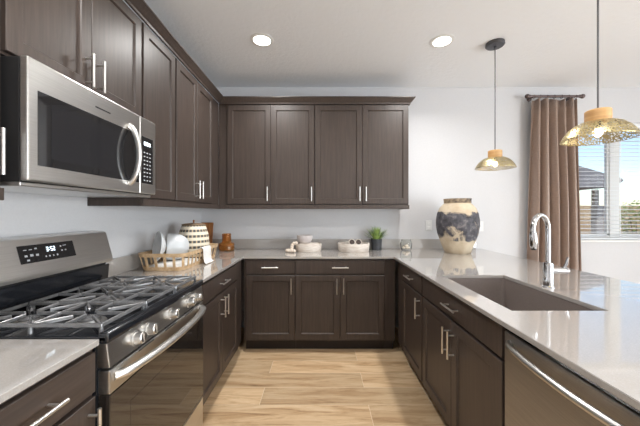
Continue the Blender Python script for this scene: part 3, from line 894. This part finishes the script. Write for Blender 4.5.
# round whitewashed trays
def tray(x, y, r, h, label):
    prof = [(0, Z0), (r*.93, Z0), (r*.96, Z0+.006), (r, Z0+h*.8), (r, Z0+h), (r-.014, Z0+h), (r-.016, Z0+.016), (0, Z0+.014)]
    b = MB().lathe(prof, (x, y, 0), 56)
    for v in b.b.verts:
        a = math.atan2(v.co.y-y, v.co.x-x); q = .003*math.sin(9*a+v.co.z*60)
        if (v.co.xy-Vector((x, y))).length > .05: v.co.z += q*.6 if v.co.z > Z0+h*.5 else 0
    return tag(b.build('round_tray', M['whitewash'], smooth=True, org=(x, y, Z0)), label, 'tray')
TX, TY = -.125, 3.155
tray(TX, TY, .142, .082, 'whitewashed round wooden tray with a bowl on it, left on the back counter')
t = MB()
prof = [(0, 0), (.050, 0), (.066, .010), (.083, .05), (.086, .085), (.080, .085), (.076, .052), (.06, .018), (0, .014)]
bz = Z0+.082
# a small crock fills the tray and carries the bowl
t.lathe([(r, bz+.006+z) for r, z in prof], (TX-.04, TY-.01, 0), 40)
tag(t.build('bowl', noisy('pale_grey_stoneware', lin(206, 199, 197), lin(194, 187, 186), 20, .5), smooth=True, org=(TX-.04, TY-.01, bz)), 'small pale grey bowl standing on the left whitewashed tray', 'bowl')
tag(MB().lathe([(0, Z0+.0165), (.112, Z0+.0165), (.116, Z0+.03), (.114, bz+.0050), (0, bz+.0050)], (TX, TY, 0), 40).build('tray_riser', M['whitewash'], smooth=True, org=(TX, TY, Z0)), 'whitewashed round riser inside the left tray under the bowl', 'riser')
# bead garland: over the tray rim at its left and down to the counter
g = thing('bead_garland', (TX-.17, TY-.06, Z0), 'pale wooden bead garland draped over the left whitewashed tray', 'garland')
path = []
for k in range(9): path.append((TX-.06-.008*k, TY-.095-.003*k, Z0+.098))
path += [(TX-.148, TY-.115, Z0+.095), (TX-.166, TY-.115, Z0+.078), (TX-.170, TY-.12, Z0+.055), (TX-.172, TY-.125, Z0+.032), (TX-.186, TY-.13, Z0+.019), (TX-.208, TY-.125, Z0+.019), (TX-.222, TY-.105, Z0+.019), (TX-.205, TY-.09, Z0+.019), (TX-.185, TY-.085, Z0+.019), (TX-.165, TY-.14, Z0+.019), (TX-.142, TY-.15, Z0+.019)]
path += [(TX-.152, TY-.095, Z0+.09), (TX-.168, TY-.09, Z0+.068), (TX-.172, TY-.09, Z0+.043)]
for k, p in enumerate(path[8:]):
    MB().sph(p, .0185, 14).build('bead', M['bead'], g, smooth=True)
TX2, TY2 = .366, 3.165
tray(TX2, TY2, .172, .088, 'whitewashed round wooden tray holding two dark-mouthed cups, beside the plant')
for i, (dx, s) in enumerate(((-.024, 'left'), (.046, 'right'))):
    c = Vector((TX2+dx, TY2-.072, Z0+.105))
    mt = Matrix.Rotation(math.radians(68), 4, 'X')
    t = thing('small_cup', (c.x, c.y, Z0+.016), 'small cream cup tipped toward the room, dark inside, %s of the pair in the tray' % s, 'cup', 'cream cups in the tray')
    MB().lathe([(0, -.06), (.028, -.06), (.033, -.03), (.0335, .0), (.029, .0), (.028, -.03), (0, -.034)], c, 28, mt).build('cup_body', M['whitewash'], t, smooth=True)
    MB().lathe([(0, -.012), (.0282, -.012), (.0282, -.010), (0, -.006)], c, 28, mt).build('cup_mouth_disc', mat('dark_mouth_brown', lin(58, 42, 34), .5), t, smooth=True)  # dark brown disc set just inside the cup mouth
tag(MB().lathe([(0, Z0+.0165), (.135, Z0+.0165), (.142, Z0+.035), (.130, Z0+.050), (.05, Z0+.052), (0, Z0+.052)], (TX2, TY2, 0), 40).build('folded_napkin', M['linen'], smooth=True, org=(TX2, TY2, Z0)), 'cream cloth bedding inside the tray under the two cups', 'napkin')

# potted plant
px, py = .637, 3.265
t = thing('potted_plant', (px, py, Z0), 'spiky green grass plant in a charcoal pot on the back counter', 'plant')
MB().lathe([(0, Z0), (.050, Z0), (.054, Z0+.004), (.061, Z0+.122), (.055, Z0+.122), (.053, Z0+.105), (0, Z0+.105)], (px, py, 0), 36).build('pot', M['pot'], t, smooth=True)
MB().lathe([(0, Z0+.106), (.052, Z0+.106), (.04, Z0+.112), (0, Z0+.114)], (px, py, 0), 24).build('soil', M['soil'], t, smooth=True)
b = MB(); rng = random.Random(3)
for k in range(95):
    a = rng.uniform(0, 2*PI); r0 = rng.uniform(0, .035); lean = rng.uniform(.1, 1)*(.3+r0/.035*.7)
    ln = rng.uniform(.12, .175); w = .005
    p0 = Vector((px+r0*math.cos(a), py+r0*math.sin(a), Z0+.108))
    dv = Vector((math.cos(a)*lean*1.8, math.sin(a)*lean*.5, 1)).normalized()
    sd = Vector((-math.sin(a), math.cos(a), 0))
    prev = None
    for s in range(5):
        q = s/4
        p = p0+dv*ln*q+Vector((math.cos(a)*lean*.03*q*q, math.sin(a)*lean*.016*q*q, -.012*lean*q*q))
        ww = w*(1-q**2)+.0004
        cur = (b.b.verts.new(p-sd*ww), b.b.verts.new(p+sd*ww))
        if prev: b.b.faces.new((prev[0], prev[1], cur[1], cur[0]))
        prev = cur
b.build('foliage', M['grass_blade'], t, recalc=False)

# glass jar
jx, jy = .960, 3.235
t = thing('glass_jar', (jx, jy, Z0), 'clear round glass jar with cream pebbles on the back counter', 'jar')
MB().lathe([(0, Z0), (.045, Z0), (.060, Z0+.02), (.064, Z0+.06), (.056, Z0+.095), (.047, Z0+.112), (.050, Z0+.120), (.046, Z0+.120), (.044, Z0+.112), (.053, Z0+.093), (.060, Z0+.06), (.056, Z0+.022), (.042, Z0+.005), (0, Z0+.005)], (jx, jy, 0), 40).build('jar_glass', M['clear'], t, smooth=True)
b = MB(); rng = random.Random(5)
for k in range(9):
    a = k*2.4; r = .028 if k < 6 else .012
    b.sph((jx+r*math.cos(a), jy+r*math.sin(a), Z0+.022+(.022 if k > 5 else 0)+rng.uniform(0, .006)), .0165, 12, (1, 1, .8))
b.build('pebbles', M['bead'], t, smooth=True)

# amber vase
ax, ay = -1.030, 3.20
tag(MB().lathe([(0, Z0), (.076, Z0), (.083, Z0+.008), (.084, Z0+.070), (.078, Z0+.084), (.055, Z0+.090), (.048, Z0+.098), (.048, Z0+.186), (.044, Z0+.186), (.043, Z0+.10), (.052, Z0+.082), (.076, Z0+.068), (.076, Z0+.012), (0, Z0+.008)], (ax, ay, 0), 44).build('amber_vase', M['amber'], smooth=True, org=(ax, ay, Z0)), 'amber brown stepped glass vase in the back left corner', 'vase')
# board leaning in the corner
b = MB()
b.box(-.066, .066, -.009, .009, 0, .305, .004)
for v in b.b.verts: pass
bmesh.ops.transform(b.b, matrix=Matrix.Translation((-1.290, YB-.024-.062, Z0+.002)) @ Matrix.Rotation(math.radians(-9), 4, 'X'), verts=b.b.verts)
tag(b.build('serving_board', M['walnut'], org=(-1.278, YB-.08, Z0)), 'amber wooden board leaning in the corner behind the striped jar', 'board')

# slatted basket
t = thing('slatted_basket', (-1.11, 2.42, Z0), 'long pale wooden slatted basket on the left counter beyond the range', 'basket')
bx0, bx1, by0, by1 = -1.300, -.955, 2.040, 2.755
def ringpts(inset, r=.06): return rr(bx0+inset, bx1-inset, by0+inset, by1-inset, r, 8)
b = MB(); pl = ringpts(.024); b.prism([(x, y) for x, y in pl], 'z', Z0, Z0+.012); b.build('basket_floor', M['wicker'], t)
def band(z0, z1, i0, i1, th):
    b = MB(); o0 = ringpts(i0); o1 = ringpts(i1); n0 = ringpts(i0+th); n1 = ringpts(i1+th)
    R_ = [[b.b.verts.new((x, y, z)) for x, y in pts] for pts, z in ((o0, z0), (o1, z1), (n1, z1), (n0, z0))]
    n = len(o0)
    for q in range(4):
        A, B = R_[q], R_[(q+1) % 4]
        for k in range(n): b.b.faces.new((A[k], A[(k+1) % n], B[(k+1) % n], B[k]))
    return b
band(Z0+.0005, Z0+.026, .022, .018, .008).build('base_band', M['wicker'], t, smooth=True)
band(Z0+.100, Z0+.126, .0, -.004, .010).build('rim', M['wicker'], t, smooth=True)
per = ringpts(.0); per2 = ringpts(.019)
acc = 0; nxt = 0; n = len(per)
def lerp_ring(P_, s):
    tot = sum((Vector(P_[(k+1) % n])-Vector(P_[k])).length for k in range(n)); d = s*tot
    for k in range(n):
        a = Vector(P_[k]); c = Vector(P_[(k+1) % n]); l_ = (c-a).length
        if d <= l_: return a+(c-a)*(d/max(l_, 1e-9)), (c-a).normalized()
        d -= l_
    return Vector(P_[0]), Vector((1, 0))
NS = 30
for k in range(NS):
    s = (k+.5)/NS
    (p, d1), (q, d2) = lerp_ring(per, s), lerp_ring(per2, s)
    c = Vector(((bx0+bx1)/2, (by0+by1)/2)); nin = Vector((-d1.y, d1.x)); 
    if nin.dot(c-p) < 0: nin = -nin
    b = MB(); w = .009
    vs = []
    for base_, z in ((q, Z0+.004), (p, Z0+.118)):
        for off in (.0015, .0065):
            for sg in (-1, 1):
                pp = base_+nin*off+d1*w*sg; vs.append(b.b.verts.new((pp.x, pp.y, z)))
    for f_ in ((0, 1, 3, 2), (4, 6, 7, 5), (0, 4, 5, 1), (2, 3, 7, 6), (0, 2, 6, 4), (1, 5, 7, 3)): b.b.faces.new([vs[i] for i in f_])
    b.build('slat', M['wicker'], t)

# striped lidded jar standing in the basket
jx, jy = -1.128, 2.590; jz = Z0+.0125
t = thing('striped_jar', (jx, jy, jz), 'cream and blue-grey striped woven jar with a lid, standing in the slatted basket', 'jar')
MB().lathe([(0, jz), (.108, jz), (.118, jz+.01), (.130, jz+.06), (.132, jz+.14), (.122, jz+.22), (.100, jz+.286), (.092, jz+.292), (0, jz+.292)], (jx, jy, 0), 48).build('jar_body', M['striped'], t, smooth=True)
M['lid'] = noisy('woven_lid', lin(150, 126, 98), lin(112, 96, 78), 40, .8)
ld = MB().lathe([(0, jz+.2925), (.098, jz+.2925), (.100, jz+.299), (.08, jz+.306), (.02, jz+.312), (0, jz+.312)], (jx, jy, 0), 40).build('jar_lid', M['lid'], t, smooth=True)
MB().cyl((jx, jy, jz+.311), (jx, jy, jz+.328), .006, seg=12).sph((jx, jy, jz+.331), .0085, 12).build('lid_knob', M['walnut'], ld, smooth=True)

# linen bedding in the basket and bowls standing on edge
b = MB()
pl = rr(bx0+.045, bx1-.045, by0+.045, 2.44, .05, 6)
R_ = []
for z, ins in ((Z0+.0128, 0), (Z0+.022, -.003), (Z0+.032, .01), (Z0+.034, .03)):
    R_.append([b.b.verts.new((x+(-1.125-x)*ins*4+.004*math.sin(31*y), y+(2.25-y)*ins*2+.004*math.sin(37*x), z+.003*math.sin(40*x+23*y)*(z > Z0+.02))) for x, y in pl])
for A, B in zip(R_, R_[1:]):
    for k in range(len(A)): b.b.faces.new((A[k], A[(k+1) % len(A)], B[(k+1) % len(A)], B[k]))
b.b.faces.new(R_[0]); b.b.faces.new(R_[-1])
tag(b.build('linen_cloth', M['linen'], smooth=True, org=(-1.11, 2.25, Z0+.0128)), 'crumpled white linen lying inside the slatted basket under the bowls', 'cloth')
def edge_bowl(c, ax_, prof, label):
    ax_ = Vector(ax_).normalized()
    q = Vector((0, 0, 1)).rotation_difference(ax_).to_matrix().to_4x4()
    top = max(z for r, z in prof)
    b = MB().lathe([(r, z-top) for r, z in prof], c, 56, q)
    return tag(b.build('bowl', M['white_ceramic'], smooth=True, org=c), label, 'bowl', 'bowls in the slatted basket')
shallow = [(0, 0), (.045, -.001), (.05, .003), (.085, .018), (.108, .040), (.112, .048), (.107, .047), (.083, .024), (.048, .009), (0, .008)]
deep = [(0, 0), (.030, .001), (.058, .012), (.080, .032), (.096, .060), (.104, .095), (.106, .130), (.103, .158), (.098, .158), (.100, .130), (.098, .096), (.090, .064), (.074, .038), (.050, .019), (0, .010)]
edge_bowl((-1.200, 2.132, 1.085), (-.72, -.68, .12), shallow, 'shallow white bowl on its edge at the near end of the slatted basket')
edge_bowl((-1.212, 2.302, 1.062), (-.90, -.42, .05), deep, 'deep white bowl on its side in the slatted basket, beside the striped jar')

# towel over basket rim
b = MB(); G_ = []
ya, yb_ = 2.315, 2.485
prof = [(-.975, Z0+.112), (-.966, Z0+.128), (-.956, Z0+.1325), (-.947, Z0+.130), (-.940, Z0+.118), (-.938, Z0+.09), (-.936, Z0+.05), (-.930, Z0+.018), (-.920, Z0+.006), (-.905, Z0+.004)]
for i, (x, z) in enumerate(prof):
    row = []
    for j in range(15):
        u = j/14; row.append(b.b.verts.new((x+.004*math.sin(9*u+.3*i)*(i/9), ya+(yb_-ya)*u+.008*math.sin(i*.5)+.012*i/9, z+.0015)))
    G_.append(row)
for i in range(len(prof)-1):
    for j in range(14): b.b.faces.new((G_[i][j], G_[i][j+1], G_[i+1][j+1], G_[i+1][j]))
tw = b.build('tea_towel', M['linen'], smooth=True, org=(-.95, 2.4, Z0), recalc=False)
so = tw.modifiers.new('thick', 'SOLIDIFY'); so.thickness = .003
tag(tw, 'white tea towel hanging over the right side of the slatted basket', 'towel')

# ------------------------------------------------------------------ outdoors
o = MB().box(-12, 40, YB+T+.01, 40, -.3, -.12).build('ground', M['gravel']); o['kind'] = 'structure'
tag(MB().box(2, 24, 11.0, 11.2, -.12, 1.62).build('block_wall', M['block'], org=(10, 11.1, -.12)), 'tan concrete block garden wall seen through the blind', 'garden wall')
t = thing('patio_cover', (6.4, 8.3, -.12), 'grey roofed patio cover on a post, seen through the left half of the window', 'patio cover')
MB().prism([(3.4, 1.98), (7.45, 1.98), (7.86, 2.14), (7.86, 2.22), (6.7, 2.56), (3.4, 2.56)], 'y', 7.5, 9.6, .02).build('roof', M['roof'], t)
MB().box(7.70, 7.82, 8.12, 8.24, 1.54, 1.99, .01).build('post', M['stucco'], t)
MB().box(7.72, 7.92, 8.08, 8.28, -.12, 1.545, .02).build('pedestal', M['stucco'], t)
def shrub(x, y, rx, h, n, m, seed, label):
    t = thing('shrub', (x, y, -.12), label, 'shrub', 'shrubs beyond the window')
    rng = random.Random(seed); b = MB()
    for k in range(n):
        th = rng.uniform(0, 2*PI); ph = math.acos(rng.uniform(-1, 1)); q = rng.uniform(.55, 1)
        p = Vector((x+rx*q*math.sin(ph)*math.cos(th), y+rx*.8*q*math.sin(ph)*math.sin(th), h*.55+h*.45*q*math.cos(ph)-.05))
        u = Vector((rng.gauss(0, 1), rng.gauss(0, 1), rng.gauss(0, 1))).normalized(); w = u.orthogonal().normalized(); s = rng.uniform(.03, .06)
        b.b.faces.new([b.b.verts.new(p+u*s), b.b.verts.new(p+w*s*.5), b.b.verts.new(p-u*s), b.b.verts.new(p-w*s*.5)])
    b.build('foliage', m, t, recalc=False)
    b = MB()
    for k in range(5):
        a = k*1.26; b.tube([(x+.03*math.cos(a), y+.03*math.sin(a), -.12), (x+rx*.3*math.cos(a), y+rx*.3*math.sin(a), h*.4), (x+rx*.5*math.cos(a), y+rx*.5*math.sin(a), h*.7)], [.02, .014, .008], 8)
    b.build('stem', M['twig'], t)
shrub(9.75, 8.9, .72, 1.8, 1500, M['leaf'], 1, 'green shrub in front of the garden wall, right half of the window')
shrub(8.75, 7.3, .5, 1.25, 900, M['leaf2'], 2, 'reddish flowering shrub low in front of the green shrub')
shrub(11.6, 9.2, .8, 1.6, 1200, M['leaf'], 4, 'green shrub at the right edge of the window view')
